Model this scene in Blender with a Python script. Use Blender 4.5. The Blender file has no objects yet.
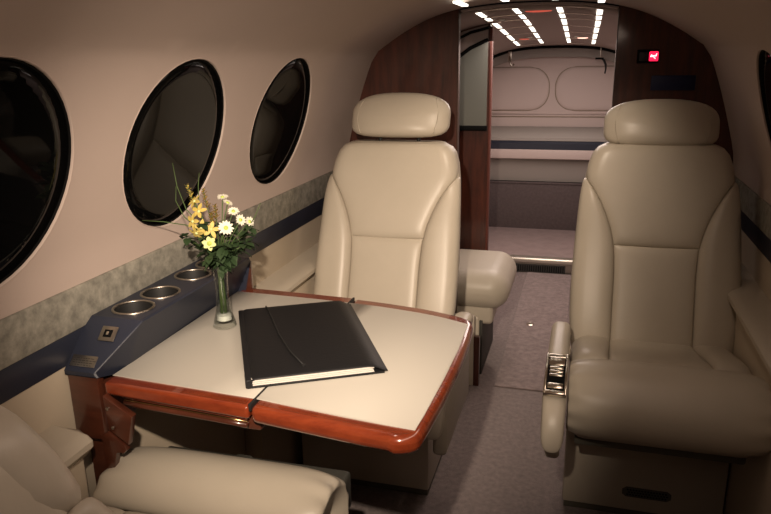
import bpy, bmesh, math, random
from mathutils import Vector, Matrix, geometry
random.seed(7)
PI = math.pi
D = bpy.data
C = bpy.context.scene.collection
SC = bpy.context.scene

# ---------------------------------------------------------------- camera, world, exposure, lights
F_PX, PITCH, YAW, ROLL = 694.4, math.radians(15.95), math.radians(-16.1), math.radians(0.98)
CAM = Vector((0.0, 0.0, 1.2))
fw = Vector((math.sin(YAW)*math.cos(PITCH), math.cos(YAW)*math.cos(PITCH), -math.sin(PITCH)))
r0 = Vector((math.cos(YAW), -math.sin(YAW), 0))
d0 = fw.cross(r0)
rt = r0*math.cos(ROLL) + d0*math.sin(ROLL)
dn = d0*math.cos(ROLL) - r0*math.sin(ROLL)
camd = D.cameras.new('camera')
camd.sensor_width = 36.0
camd.lens = F_PX/771*36.0
camd.clip_start = 0.02
cam = D.objects.new('camera', camd)
C.objects.link(cam)
m3 = Matrix((rt, -dn, -fw)).transposed()
cam.matrix_world = Matrix.Translation(CAM) @ m3.to_4x4()
SC.camera = cam

SC.view_settings.view_transform = 'Standard'
SC.view_settings.look = 'None'
SC.view_settings.gamma = 1.0
SC.view_settings.use_curve_mapping = False
SC.view_settings.exposure = 0.0

w = D.worlds.new('night'); SC.world = w; w.use_nodes = True
w.node_tree.nodes['Background'].inputs[0].default_value = (0.02, 0.02, 0.03, 1)
w.node_tree.nodes['Background'].inputs[1].default_value = 0.05
SC.cycles.max_bounces = 8
SC.cycles.diffuse_bounces = 5
SC.cycles.caustics_reflective = False
SC.cycles.caustics_refractive = False

WARM = (1.0, 0.80, 0.62)
def spot(name, loc, target, energy, ang=100, blend=0.8, size=0.015, col=WARM):
    l = D.lights.new(name, 'SPOT'); l.energy = energy; l.color = col
    l.spot_size = math.radians(ang); l.spot_blend = blend; l.shadow_soft_size = size
    o = D.objects.new(name, l); C.objects.link(o); o.location = loc
    o.rotation_euler = (Vector(target)-Vector(loc)).to_track_quat('-Z', 'Y').to_euler()
    return o
def area(name, loc, rot, sx, sy, energy, col=WARM):
    l = D.lights.new(name, 'AREA'); l.shape = 'RECTANGLE'; l.size = sx; l.size_y = sy
    l.energy = energy; l.color = col
    o = D.objects.new(name, l); C.objects.link(o); o.location = loc; o.rotation_euler = rot
    return o
# the key reading lamp over the aisle, a second one over the table, an added fill wash on the right, the aft compartment
SPOT_A = (-0.11, 0.10, 1.345)
SPOT_C = (-0.10, 1.68, 1.35)
SPOT_B = (-0.42, 1.10, 1.30)
spot('reading_lamp_light', SPOT_A, (-0.70, 1.78, 0.54), 142.0, 55, 1.0, 0.012)
spot('reading_lamp_light', SPOT_C, (-0.26, 2.5, 0.25), 9.0, 95, 0.9, 0.014)
spot('reading_lamp_light', SPOT_B, (-0.44, 1.25, 0.6), 1.6, 100, 0.9, 0.02)
area('added_fill_light', (0.10, 0.75, 1.315), (0, math.radians(38), 0), 0.12, 1.7, 2.8, (1.0, 0.76, 0.60))  # unseen fill, added to brighten the left wall and ceiling
area('aft_wash_light', (-0.16, 3.5, 1.26), (0, 0, 0), 0.5, 1.8, 13.0, (1.0, 0.82, 0.74))

# ---------------------------------------------------------------- materials
def mat(name, col, rough=0.5, metal=0.0, spec=0.5, coat=0.0, coat_r=0.05, noise=None, bump=None, emit=None, trans=0.0, ior=1.45, sheen=0.0):
    """noise=(scale, amount, colour2, stretch)  bump=(scale, strength, distance)"""
    m = D.materials.new(name); m.use_nodes = True
    nt = m.node_tree; b = nt.nodes['Principled BSDF']
    b.inputs['Base Color'].default_value = (*col, 1)
    b.inputs['Roughness'].default_value = rough
    b.inputs['Metallic'].default_value = metal
    b.inputs['Specular IOR Level'].default_value = spec
    b.inputs['Coat Weight'].default_value = coat
    b.inputs['Coat Roughness'].default_value = coat_r
    b.inputs['Transmission Weight'].default_value = trans
    b.inputs['IOR'].default_value = ior
    b.inputs['Sheen Weight'].default_value = sheen
    tc = nt.nodes.new('ShaderNodeTexCoord')
    if noise:
        sc, amt, c2, st = noise
        mp = nt.nodes.new('ShaderNodeMapping'); mp.inputs['Scale'].default_value = st
        nt.links.new(tc.outputs['Object'], mp.inputs[0])
        n = nt.nodes.new('ShaderNodeTexNoise'); n.inputs['Scale'].default_value = sc
        n.inputs['Detail'].default_value = 6; n.inputs['Roughness'].default_value = 0.65
        nt.links.new(mp.outputs[0], n.inputs['Vector'])
        cr = nt.nodes.new('ShaderNodeValToRGB')
        cr.color_ramp.elements[0].position = 0.5-amt; cr.color_ramp.elements[1].position = 0.5+amt
        cr.color_ramp.elements[0].color = (*col, 1); cr.color_ramp.elements[1].color = (*c2, 1)
        nt.links.new(n.outputs['Fac'], cr.inputs[0])
        nt.links.new(cr.outputs[0], b.inputs['Base Color'])
    if bump:
        sc, stg, dist = bump
        n2 = nt.nodes.new('ShaderNodeTexNoise'); n2.inputs['Scale'].default_value = sc
        n2.inputs['Detail'].default_value = 4
        nt.links.new(tc.outputs['Object'], n2.inputs['Vector'])
        bp = nt.nodes.new('ShaderNodeBump'); bp.inputs['Strength'].default_value = stg
        bp.inputs['Distance'].default_value = dist
        nt.links.new(n2.outputs['Fac'], bp.inputs['Height'])
        nt.links.new(bp.outputs[0], b.inputs['Normal'])
    if emit:
        b.inputs['Emission Color'].default_value = (*emit[0], 1)
        b.inputs['Emission Strength'].default_value = emit[1]
    return m

M = {}
M['leather'] = mat('leather', (0.44, 0.395, 0.32), 0.38, noise=(5, .25, (0.49, 0.44, 0.36), (1, 1, 1)), bump=(220, 0.10, 0.001))
M['leather_seam'] = mat('leather_seam', (0.30, 0.25, 0.18), 0.55, bump=(220, 0.2, 0.001))
M['inlay'] = mat('table_leather', (0.42, 0.40, 0.355), 0.38, bump=(500, 0.08, 0.0005))
M['wall'] = mat('wall_fabric', (0.47, 0.385, 0.34), 0.85, noise=(4, .3, (0.50, 0.41, 0.365), (1, 1, 1)), bump=(350, 0.12, 0.001))
M['cream_panel'] = mat('cream_panel', (0.50, 0.43, 0.33), 0.5, bump=(260, 0.10, 0.001))
M['stone'] = mat('ultrasuede_band', (0.17, 0.165, 0.14), 0.8, noise=(42, .16, (0.34, 0.325, 0.275), (1, 1, 1)), bump=(150, 0.3, 0.001))
M['navy'] = mat('navy_leather', (0.020, 0.024, 0.040), 0.42, bump=(300, 0.15, 0.001))
M['wood'] = mat('mahogany', (0.035, 0.010, 0.006), 0.3, coat=0.8, coat_r=0.08, noise=(9, .25, (0.085, 0.024, 0.012), (1, 6, 6)))
M['wood_table'] = mat('table_mahogany', (0.10, 0.013, 0.005), 0.25, coat=1.0, coat_r=0.04, noise=(14, .25, (0.22, 0.040, 0.012), (1, 6, 3)))
M['wood_dark'] = mat('dark_mahogany', (0.028, 0.007, 0.004), 0.35, coat=0.6, coat_r=0.1, noise=(7, .2, (0.095, 0.024, 0.012), (6, 6, 0.8)))
M['post_wood'] = mat('post_mahogany', (0.10, 0.022, 0.012), 0.6)
M['gold'] = mat('brass_line', (0.55, 0.36, 0.16), 0.25, metal=1.0)
M['chrome'] = mat('chrome', (0.88, 0.83, 0.72), 0.18, metal=1.0)
M['brushed'] = mat('brushed_metal', (0.42, 0.38, 0.33), 0.35, metal=1.0)
M['bronze'] = mat('dark_bronze', (0.09, 0.06, 0.05), 0.55, metal=1.0)
M['black'] = mat('black_plastic', (0.004, 0.004, 0.004), 0.7, spec=0.1)
M['rubber'] = mat('black_rubber', (0.008, 0.008, 0.008), 0.6)
M['glass_dark'] = mat('night_window_pane', (0.003, 0.003, 0.003), 0.03, spec=0.12, ior=1.45)
M['carpet'] = mat('carpet', (0.135, 0.105, 0.10), 0.95, noise=(60, .2, (0.24, 0.19, 0.18), (1, 1, 1)), bump=(420, 0.9, 0.003), sheen=0.2)
M['carpet_mat'] = mat('carpet_mat', (0.17, 0.13, 0.125), 0.95, noise=(40, .14, (0.27, 0.21, 0.20), (1, 1, 1)), bump=(420, 0.9, 0.003), sheen=0.2)
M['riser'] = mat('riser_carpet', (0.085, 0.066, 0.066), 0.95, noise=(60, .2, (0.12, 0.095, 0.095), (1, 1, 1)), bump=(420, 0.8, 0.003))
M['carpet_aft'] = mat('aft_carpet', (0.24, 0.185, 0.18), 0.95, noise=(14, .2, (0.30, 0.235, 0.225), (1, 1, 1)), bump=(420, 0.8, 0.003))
M['folder'] = mat('black_leather', (0.009, 0.009, 0.010), 0.5, spec=0.3, bump=(180, 0.25, 0.001))
M['paper'] = mat('paper', (0.60, 0.58, 0.54), 0.8)
M['glass'] = D.materials.new('clear_glass'); M['glass'].use_nodes = True
_nt = M['glass'].node_tree; _nt.nodes.remove(_nt.nodes['Principled BSDF'])
_tr = _nt.nodes.new('ShaderNodeBsdfTransparent'); _tr.inputs[0].default_value = (0.93, 0.95, 0.93, 1)
_gl = _nt.nodes.new('ShaderNodeBsdfGlossy'); _gl.inputs['Roughness'].default_value = 0.04
_lw = _nt.nodes.new('ShaderNodeLayerWeight'); _lw.inputs[0].default_value = 0.25
_fr = _nt.nodes.new('ShaderNodeMath'); _fr.operation = 'MULTIPLY_ADD'; _fr.inputs[1].default_value = 0.55; _fr.inputs[2].default_value = 0.05
_nt.links.new(_lw.outputs['Facing'], _fr.inputs[0])
_mx = _nt.nodes.new('ShaderNodeMixShader')
_nt.links.new(_fr.outputs[0], _mx.inputs[0]); _nt.links.new(_tr.outputs[0], _mx.inputs[1]); _nt.links.new(_gl.outputs[0], _mx.inputs[2])
_nt.links.new(_mx.outputs[0], _nt.nodes['Material Output'].inputs[0])
M['water'] = mat('gel', (0.75, 0.75, 0.72), 0.15, coat=1.0)
M['leaf'] = mat('leaf', (0.014, 0.032, 0.012), 0.6, noise=(30, .3, (0.032, 0.06, 0.02), (1, 1, 1)))
M['stem'] = mat('stem', (0.055, 0.095, 0.025), 0.6)
M['yellow'] = mat('yellow_petal', (0.46, 0.34, 0.06), 0.6, noise=(60, .3, (0.55, 0.46, 0.15), (1, 1, 1)))
M['brownp'] = mat('brown_spike', (0.30, 0.19, 0.04), 0.7)
M['white'] = mat('white_petal', (0.62, 0.60, 0.50), 0.6)
M['lime'] = mat('lime_centre', (0.40, 0.50, 0.10), 0.6)
M['palegreen'] = mat('pale_green_petal', (0.55, 0.58, 0.25), 0.6)
M['mirror'] = mat('smoked_reflection_tone', (0.17, 0.175, 0.15), 0.3)  # tinted mirror, its reflection put in as a flat grey-green
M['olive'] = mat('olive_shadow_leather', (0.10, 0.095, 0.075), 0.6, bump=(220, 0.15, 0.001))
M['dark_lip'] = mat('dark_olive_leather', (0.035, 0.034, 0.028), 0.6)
M['vent'] = mat('vent_metal', (0.05, 0.048, 0.045), 0.5, metal=0.3)
M['steel_sill'] = mat('sill_metal', (0.70, 0.66, 0.58), 0.35, metal=0.9)
M['pink_vinyl'] = mat('padded_vinyl', (0.56, 0.47, 0.44), 0.6, bump=(200, 0.1, 0.001))
M['grey_vinyl'] = mat('grey_vinyl', (0.31, 0.285, 0.26), 0.65, bump=(200, 0.2, 0.001))
M['led'] = mat('led_strip', (1, 0.95, 0.85), 0.5, emit=((1.0, 0.93, 0.80), 2.6))
M['red_glow'] = mat('red_lamp', (0.5, 0.08, 0.05), 0.5, emit=((1.0, 0.16, 0.10), 0.5))
M['red_glow_hot'] = mat('hot_lamp', (0.9, 0.5, 0.4), 0.5, emit=((1.0, 0.55, 0.42), 2.2))
M['sign_red'] = mat('sign_red', (0.8, 0.02, 0.08), 0.4, emit=((1.0, 0.02, 0.09), 1.2))
M['sign_white'] = mat('sign_white', (1, 0.8, 0.8), 0.4, emit=((1.0, 0.72, 0.70), 1.6))
M['blue_tape'] = mat('blue_plate', (0.006, 0.010, 0.05), 0.5)
M['ceiling_aft'] = mat('aft_ceiling_vinyl', (0.36, 0.29, 0.265), 0.6)

# ---------------------------------------------------------------- helpers
def link(name, me, m=None, parent=None, smooth=False):
    o = D.objects.new(name, me); C.objects.link(o)
    if m is not None: me.materials.append(M[m] if isinstance(m, str) else m)
    if parent is not None: o.parent = parent
    if smooth:
        me.polygons.foreach_set('use_smooth', [True]*len(me.polygons))
    return o
def pyd(name, vs, fs, m, parent=None, smooth=False, fix=True):
    me = D.meshes.new(name); me.from_pydata([tuple(v) for v in vs], [], fs)
    if fix:
        bm = bmesh.new(); bm.from_mesh(me)
        bmesh.ops.recalc_face_normals(bm, faces=bm.faces)
        bm.to_mesh(me); bm.free()
    me.update()
    return link(name, me, m, parent, smooth)
def bmo(name, bm, m, parent=None, smooth=False, ang=None):
    bmesh.ops.recalc_face_normals(bm, faces=bm.faces)
    me = D.meshes.new(name); bm.to_mesh(me); bm.free()
    o = link(name, me, m, parent, smooth)
    if ang:
        for e in me.edges: pass
        me.set_sharp_from_angle(angle=math.radians(ang))
    return o
def add_box(bm, x0, x1, y0, y1, z0, z1, bev=0.0, seg=2, mtx=None):
    r = bmesh.ops.create_cube(bm, size=1.0)
    vs = r['verts']
    for v in vs:
        v.co = Vector((x0+(v.co.x+.5)*(x1-x0), y0+(v.co.y+.5)*(y1-y0), z0+(v.co.z+.5)*(z1-z0)))
    if bev > 0:
        es = list({e for v in vs for e in v.link_edges})
        rr = bmesh.ops.bevel(bm, geom=es, offset=bev, segments=seg, affect='EDGES', profile=0.5)
        vs = list({v for f in rr['faces'] for v in f.verts} | {v for v in vs if v.is_valid})
    if mtx is not None:
        for v in vs: v.co = mtx @ v.co
def box(name, x0, x1, y0, y1, z0, z1, m, parent=None, bev=0.003, seg=2, mtx=None):
    bm = bmesh.new(); add_box(bm, x0, x1, y0, y1, z0, z1, bev, seg, mtx)
    return bmo(name, bm, m, parent, True, 40)
def add_prism(bm, poly, axis, a, b, bev=0.0, seg=2):
    def P(p, t):
        if axis == 'x': return (t, p[0], p[1])
        if axis == 'y': return (p[0], t, p[1])
        return (p[0], p[1], t)
    n = len(poly)
    A = [bm.verts.new(P(p, a)) for p in poly]; B = [bm.verts.new(P(p, b)) for p in poly]
    fs = [bm.faces.new(A), bm.faces.new(B[::-1])]
    for i in range(n): fs.append(bm.faces.new((A[i], B[i], B[(i+1) % n], A[(i+1) % n])))
    if bev > 0:
        es = list({e for f in fs[:2] for e in f.edges})
        bmesh.ops.bevel(bm, geom=es, offset=bev, segments=seg, affect='EDGES', profile=0.5)
def prism(name, poly, axis, a, b, m, parent=None, bev=0.003, seg=2):
    bm = bmesh.new(); add_prism(bm, poly, axis, a, b, bev, seg)
    return bmo(name, bm, m, parent, True, 35)
def add_tube(bm, pts, r, n=8, closed=False):
    pts = [Vector(p) for p in pts]; N = len(pts); rings = []
    up = Vector((0.13, 0.21, 0.97))
    for i, p in enumerate(pts):
        a = pts[(i-1) % N] if (closed or i > 0) else p
        b = pts[(i+1) % N] if (closed or i < N-1) else p
        t = (b-a).normalized()
        u = t.cross(up)
        if u.length < 1e-4: u = t.cross(Vector((1, 0, 0)))
        u.normalize(); v = t.cross(u)
        rr = r[i] if isinstance(r, (list, tuple)) else r
        rings.append([bm.verts.new(p+(u*math.cos(2*PI*k/n)+v*math.sin(2*PI*k/n))*rr) for k in range(n)])
    for i in range(N if closed else N-1):
        A, B = rings[i], rings[(i+1) % N]
        for k in range(n): bm.faces.new((A[k], A[(k+1) % n], B[(k+1) % n], B[k]))
    if not closed:
        bm.faces.new(rings[0]); bm.faces.new(rings[-1])
def tube(name, pts, r, m, parent=None, n=8, closed=False):
    bm = bmesh.new(); add_tube(bm, pts, r, n, closed)
    return bmo(name, bm, m, parent, True)
def lathe(name, prof, m, parent=None, n=24, mtx=None, cap=True, sx=1.0):
    bm = bmesh.new(); rings = []
    for r, z in prof:
        rings.append([bm.verts.new((r*math.cos(2*PI*k/n)*sx, r*math.sin(2*PI*k/n), z)) for k in range(n)])
    for A, B in zip(rings, rings[1:]):
        for k in range(n): bm.faces.new((A[k], A[(k+1) % n], B[(k+1) % n], B[k]))
    if cap:
        bm.faces.new(rings[0]); bm.faces.new(rings[-1])
    if mtx is not None: bm.transform(mtx)
    return bmo(name, bm, m, parent, True, 50)
def empty(name, loc=(0, 0, 0), rz=0.0):
    o = D.objects.new(name, None); C.objects.link(o); o.location = loc; o.rotation_euler = (0, 0, rz)
    o.empty_display_size = 0.05
    return o
def tag(o, label, cat, group=None, kind=None):
    o['label'] = label; o['category'] = cat
    if group: o['group'] = group
    if kind: o['kind'] = kind
    return o
def struct(o):
    o['kind'] = 'structure'; return o
def thing(name, label, cat, loc=(0, 0, 0), rz=0.0, group=None):
    return tag(empty(name, loc, rz), label, cat, group)
def sm(t): t = max(0, min(1, t)); return t*t*(3-2*t)
def interp(tab, x):
    if x <= tab[0][0]: return tab[0][1]
    for (a, b), (c, d) in zip(tab, tab[1:]):
        if x <= c: return b+(d-b)*(x-a)/(c-a)
    return tab[-1][1]
def pillow(name, P, N, amp, m, parent, ns=16, nt=16, n=6, back=0.012, edge=0.0, pw=0.5, wrinkle=None):
    """closed puffed patch: P(s,t)->Vector on the base surface, N(s,t)->unit normal; domed by amp in the middle, tight at its seams"""
    F = []; B = []
    def f(s, t):
        a = 1-abs(2*s-1)**n; b = 1-abs(2*t-1)**n
        return max(0, a*b)**pw
    def par(i, k):          # denser near the seams
        u = i/k; return 0.5-0.5*math.cos(PI*u)
    for i in range(ns+1):
        rf = []; rb = []
        for j in range(nt+1):
            s, t = par(i, ns), par(j, nt)
            p, nn = P(s, t), N(s, t)
            h = edge+amp*f(s, t)
            if wrinkle: h += wrinkle(s, t)
            rf.append(p+nn*h); rb.append(p-nn*back)
        F.append(rf); B.append(rb)
    vs = [v for r in F for v in r]+[v for r in B for v in r]
    K = (ns+1)*(nt+1); fs = []
    ix = lambda i, j, k=0: k*K+i*(nt+1)+j
    for i in range(ns):
        for j in range(nt):
            fs.append((ix(i, j), ix(i+1, j), ix(i+1, j+1), ix(i, j+1)))
            fs.append((ix(i, j, 1), ix(i, j+1, 1), ix(i+1, j+1, 1), ix(i+1, j, 1)))
    for i in range(ns):
        fs.append((ix(i, 0), ix(i, 0, 1), ix(i+1, 0, 1), ix(i+1, 0)))
        fs.append((ix(i, nt), ix(i+1, nt), ix(i+1, nt, 1), ix(i, nt, 1)))
    for j in range(nt):
        fs.append((ix(0, j), ix(0, j+1), ix(0, j+1, 1), ix(0, j, 1)))
        fs.append((ix(ns, j), ix(ns, j, 1), ix(ns, j+1, 1), ix(ns, j+1)))
    o = pyd(name, vs, fs, m, parent, True)
    o.data.set_sharp_from_angle(angle=math.radians(70))
    return o

# ---------------------------------------------------------------- cabin shell
CX = -0.19
PROF = [(0.0, 0.65), (0.86, 0.65), (0.90, 0.644), (0.96, 0.628), (1.02, 0.610), (1.08, 0.591), (1.14, 0.570),
        (1.20, 0.546), (1.222, 0.530), (1.245, 0.498), (1.29, 0.423), (1.327, 0.347), (1.352, 0.262), (1.365, 0.17), (1.371, 0.08), (1.372, 0.0)]
# the points above a seam height, smoothed with a spline through them
def hw(z): return interp(PROF, z)
def top_pts(z0, n=28):
    """smooth arch over the top from z0 on the left to z0 on the right (list of (x offset, z))"""
    raw = [(-h, z) for z, h in PROF if z > z0+1e-6]
    raw = [(-hw(z0), z0)]+raw
    raw = raw+[(-x, z) for x, z in raw[:-1]][::-1]
    # chaikin twice
    for _ in range(3):
        q = [raw[0]]
        for a, b in zip(raw, raw[1:]):
            q.append((a[0]*.75+b[0]*.25, a[1]*.75+b[1]*.25)); q.append((a[0]*.25+b[0]*.75, a[1]*.25+b[1]*.75))
        q.append(raw[-1]); raw = q
    return raw
Y0, Y1 = -1.1, 2.43
# window positions
WIN = [(0.240, 1.040), (0.757, 1.042), (1.252, 1.037), (1.762, 1.037)]
WA, WB = 0.180, 0.169
def wallx(z, side): return CX+side*hw_s(z)
_S = top_pts(0.75)
def hw_s(z):
    left = [(p[1], -p[0]) for p in _S[:len(_S)//2]]
    return interp(left, z)
ZB, ZT = 0.822, 1.262
def shell_normals(o):
    """one continuous curvature across the joint of side panels and ceiling"""
    L = [(CX+x, z) for x, z in _S]
    nn = []
    for v in o.data.vertices:
        k = min(range(len(L)), key=lambda i: (L[i][0]-v.co.x)**2+(L[i][1]-v.co.z)**2)
        a = L[max(0, k-5)]; b = L[min(len(L)-1, k+5)]
        n = Vector((b[1]-a[1], 0, -(b[0]-a[0]))).normalized()
        nn.append(n)
    f = o.data.polygons[0]
    s = sum((nn[i] for i in f.vertices), Vector())
    if f.normal.dot(s) < 0: o.data.flip_normals()
    o.data.normals_split_custom_set_from_vertices(nn)
    return o
def side_wall(name, side):
    WIN = [(a-(0.05 if side > 0 else 0), b) for a, b in globals()['WIN']]
    pts = []; edges = []
    def addloop(l):
        b = len(pts); pts.extend(l)
        for i in range(len(l)): edges.append((b+i, b+(i+1) % len(l)))
    ny = 36; nz = 12
    outer = [(Y0+(Y1-Y0)*i/ny, ZB) for i in range(ny)]+[(Y1, ZB+(ZT-ZB)*i/nz) for i in range(nz)] \
        + [(Y1-(Y1-Y0)*i/ny, ZT) for i in range(ny)]+[(Y0, ZT-(ZT-ZB)*i/nz) for i in range(nz)]
    addloop(outer)
    for yc, zc in WIN:
        addloop([(yc+WA*math.cos(2*PI*k/48), zc+WB*math.sin(2*PI*k/48)) for k in range(48)])
    for i in range(1, ny*2):
        for j in range(1, nz*2):
            y = Y0+(Y1-Y0)*i/(ny*2); z = ZB+(ZT-ZB)*j/(nz*2)
            if all(((y-yc)/WA)**2+((z-zc)/WB)**2 > 1.55 for yc, zc in WIN): pts.append((y, z))
    for yc, zc in WIN:
        for q in (1.06, 1.13, 1.2):
            for k in range(48):
                y, z = yc+WA*q*math.cos(2*PI*(k+.5*(q == 1.13))/48), zc+WB*q*math.sin(2*PI*(k+.5*(q == 1.13))/48)
                if ZB+.008 < z < ZT-.008 and y > Y0: pts.append((y, z))
    r = geometry.delaunay_2d_cdt([Vector(p) for p in pts], edges, [], 0, 1e-5)
    vs, _, fs = r[0], r[1], r[2]
    keep = []
    for f in fs:
        c = sum((vs[i] for i in f), Vector((0, 0)))/len(f)
        if all(((c.x-yc)/WA)**2+((c.y-zc)/WB)**2 > 1.0 for yc, zc in WIN): keep.append(f)
    P = [(wallx(v.y, side), v.x, v.y) for v in vs]
    o = pyd(name, P, keep, 'wall', None, True, fix=False)
    return struct(shell_normals(o))
side_wall('wall_left', -1)
side_wall('wall_right', 1)

def window(idx, yc, zc, side):
    g = struct(empty('window_%d' % idx, (wallx(zc, side), yc, zc)))
    gx, gy, gz = g.location
    # outward direction of the wall here
    dx = (wallx(zc+.1, side)-wallx(zc-.1, side))/0.2
    nrm = Vector((1, 0, -dx)).normalized()*side
    def ring(sc, off, n=48, proj=True):
        out = []
        for k in range(n):
            a = 2*PI*k/n; y = yc+WA*sc*math.cos(a); z = zc+WB*sc*math.sin(a)
            x = wallx(z, side) if proj else wallx(zc, side)+dx*(z-zc)
            out.append(Vector((x-gx, y-gy, z-gz))+nrm*off)
        return out
    n = 48
    # soft fabric-wrapped lip, black sleeve, pane
    def strip(name, rs, m):
        vs = [v for r in rs for v in r]; fs = []
        for i in range(len(rs)-1):
            for k in range(n): fs.append((i*n+k, i*n+(k+1) % n, (i+1)*n+(k+1) % n, (i+1)*n+k))
        return pyd(name, vs, fs, m, g, True, fix=False)
    strip('window_lip', [ring(1.012, 0.001), ring(1.006, -0.001), ring(1.0, -0.001), ring(0.992, 0.001), ring(0.99, 0.010), ring(1.0, 0.012)], 'wall')
    strip('window_sleeve', [ring(1.0, 0.003), ring(0.982, 0.004), ring(0.975, 0.004), ring(0.970, 0.012), ring(1.0, 0.014)], 'black')
    PR = [ring(q, 0.009) for q in (1.0, .8, .6, .4, .2)]
    vs = [v for q in PR for v in q]+[Vector((0, 0, 0))+nrm*.009]
    fs = [(i*n+k, i*n+(k+1) % n, (i+1)*n+(k+1) % n, (i+1)*n+k) for i in range(4) for k in range(n)]+[(4*n+k, 4*n+(k+1) % n, 5*n) for k in range(n)]
    po = pyd('pane', vs, fs, 'glass_dark', g, True, fix=False)
    md = po.modifiers.new('thickness', 'SOLIDIFY'); md.thickness = 0.006; md.offset = 0
    return
    r = ring(0.985, 0.020, proj=False); rb = ring(0.985, 0.028, proj=False)
    vs = r+rb; fs = [tuple(range(n)), tuple(range(2*n-1, n-1, -1))]+[(k, (k+1) % n, n+(k+1) % n, n+k) for k in range(n)]
    pyd('pane', vs, fs, 'glass_dark', g, False)
i = 1
for yc, zc in WIN:
    window(i, yc, zc, -1); i += 1
for yc, zc in WIN:
    window(i, yc-0.05, zc, 1); i += 1

# ceiling of the main cabin (overlaps the side panels with a small step)
def arch_mesh(name, ys, fn, m, th=0.006):
    """ys list of y; fn(y)->list of (x,z)"""
    rows = [fn(y) for y in ys]; n = len(rows[0]); vs = []; fs = []
    for y, r in zip(ys, rows):
        for x, z in r: vs.append((x, y, z))
    for i in range(len(ys)-1):
        for k in range(n-1): fs.append((i*n+k, i*n+k+1, (i+1)*n+k+1, (i+1)*n+k))
    o = pyd(name, vs, fs, m, None, True, fix=False)
    md = o.modifiers.new('thickness', 'SOLIDIFY'); md.thickness = th; md.offset = 0
    return o
def ceil_row(y):
    h0 = hw_s(ZT)
    return [(CX-h0, ZT)]+[(CX+x, z) for x, z in _S if z > ZT+.002]+[(CX+h0, ZT)]
_c = struct(arch_mesh('ceiling', [Y0+(Y1-Y0)*i/12 for i in range(13)], ceil_row, 'wall'))
_c.modifiers.clear()
shell_normals(_c)

# lower side panels: cream leather, navy band, stone-grey band, ledges
def side_lower(side):
    xw = CX+side*0.65
    nm = 'left' if side < 0 else 'right'
    s = -side                      # toward the cabin
    def bx(name, a, b, y0, y1, z0, z1, m, bev=0.003):
        x0, x1 = sorted((xw+s*a, xw+s*b))
        return struct(box(name, x0, x1, y0, y1, z0, z1, m, None, bev))
    bx('wall_%s_lower_panel' % nm, -0.02, 0.0, Y0, Y1-.002, 0.0, 0.703, 'cream_panel')
    return bx
for side, tn in ((-1, 1), (1, 5)):
    bx = side_lower(side)
    bx('trim_%d' % tn, -0.02, 0.006, Y0, Y1-.002, 0.752, 0.828, 'stone', 0.004)
    bx('trim_%d' % (tn+1), -0.02, 0.003, Y0, Y1-.002, 0.699, 0.752, 'navy', 0.002)
def ledge(n, side, y0, y1):
    xw = CX+side*0.65; s = -side
    prof = [(0.0, 0.565), (0.055, 0.565), (0.068, 0.57), (0.078, 0.583), (0.078, 0.594), (0.068, 0.603), (0.05, 0.607), (0.0, 0.612)]
    o = prism('trim_%d' % n, [(xw+s*a, z) for a, z in prof], 'y', y0, y1, 'leather', None, 0.008, 3)
    struct(o)
    x0, x1 = sorted((xw, xw+s*0.055))
    struct(box('trim_%d' % (n+1), x0, x1, y0, y1-.004, 0.012, 0.562, 'cream_panel', None, 0.006))
ledge(9, -1, Y0, 0.862)
ledge(11, -1, 1.50, 2.30)
ledge(13, 1, Y0, 2.40)

# floor, wall behind the camera
struct(box('floor', CX-.67, CX+.67, Y0, 3.90, -0.04, 0.0, 'carpet', None, 0))
struct(box('wall_front', CX-.66, CX+.66, Y0-.03, Y0, -0.04, 1.40, 'wood_dark', None, 0))
o = box('carpet_mat', -0.275, -0.03, 2.405, 3.89, 0.0005, 0.007, 'carpet_mat', None, 0.003)
tag(o, 'pinkish brown carpet runner lying in the aisle beyond the seats', 'carpet')
f = thing('floor_fitting', 'small shiny metal fitting on the carpet runner', 'fitting', (-0.194, 3.063, 0.007))
lathe('fitting_plate', [(0.018, 0.0), (0.018, 0.003), (0.012, 0.005)], 'chrome', f, 20)
lathe('fitting_stud', [(0.007, 0.005), (0.007, 0.012), (0.003, 0.014)], 'brushed', f, 12)

# ---------------------------------------------------------------- partitions
def partition(name, xa, side, y, m, thick=0.03, label=None):
    arch = [(x, z) for x, z in _S]
    pts = []
    zs = 0.0
    if side < 0:
        outer = [(CX-0.655, 0.0), (CX-0.655, 0.75)]+[(CX+x*1.004, z+.001) for x, z in arch if CX+x < xa and x < 0]
        zt = interp([(CX+x, z) for x, z in arch if x <= 0.3], xa)
        poly = outer+[(xa, zt), (xa, 0.0)]
    else:
        arr = [(CX+x*1.004, z+.001) for x, z in arch if CX+x > xa and x > 0]
        zt = interp([(CX+x, z) for x, z in arch], xa)
        poly = [(xa, 0.0), (xa, zt)]+arr+[(CX+0.655, 0.75), (CX+0.655, 0.0)]
    return poly
pl = thing('partition', 'glossy red mahogany partition behind the cream left seat', 'partition', (0, Y1, 0))
prism('partition_panel', partition('p', -0.432, -1, 0, None), 'y', 0.0, 0.028, 'wood_dark', pl, 0.0)
box('edge_trim', -0.4345, -0.4305, -0.002, 0.030, 0.0, 1.352, M['bronze'], pl, 0.001)
pr = thing('partition', 'dark mahogany partition behind the right seat, with a lit sign on it', 'partition', (0, Y1, 0))
prism('partition_panel', partition('p', 0.080, 1, 0, None), 'y', 0.0, 0.028, 'wood_dark', pr, 0.0)
box('edge_trim', 0.0775, 0.0805, -0.002, 0.030, 0.0, 1.355, M['bronze'], pr, 0.001)

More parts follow.
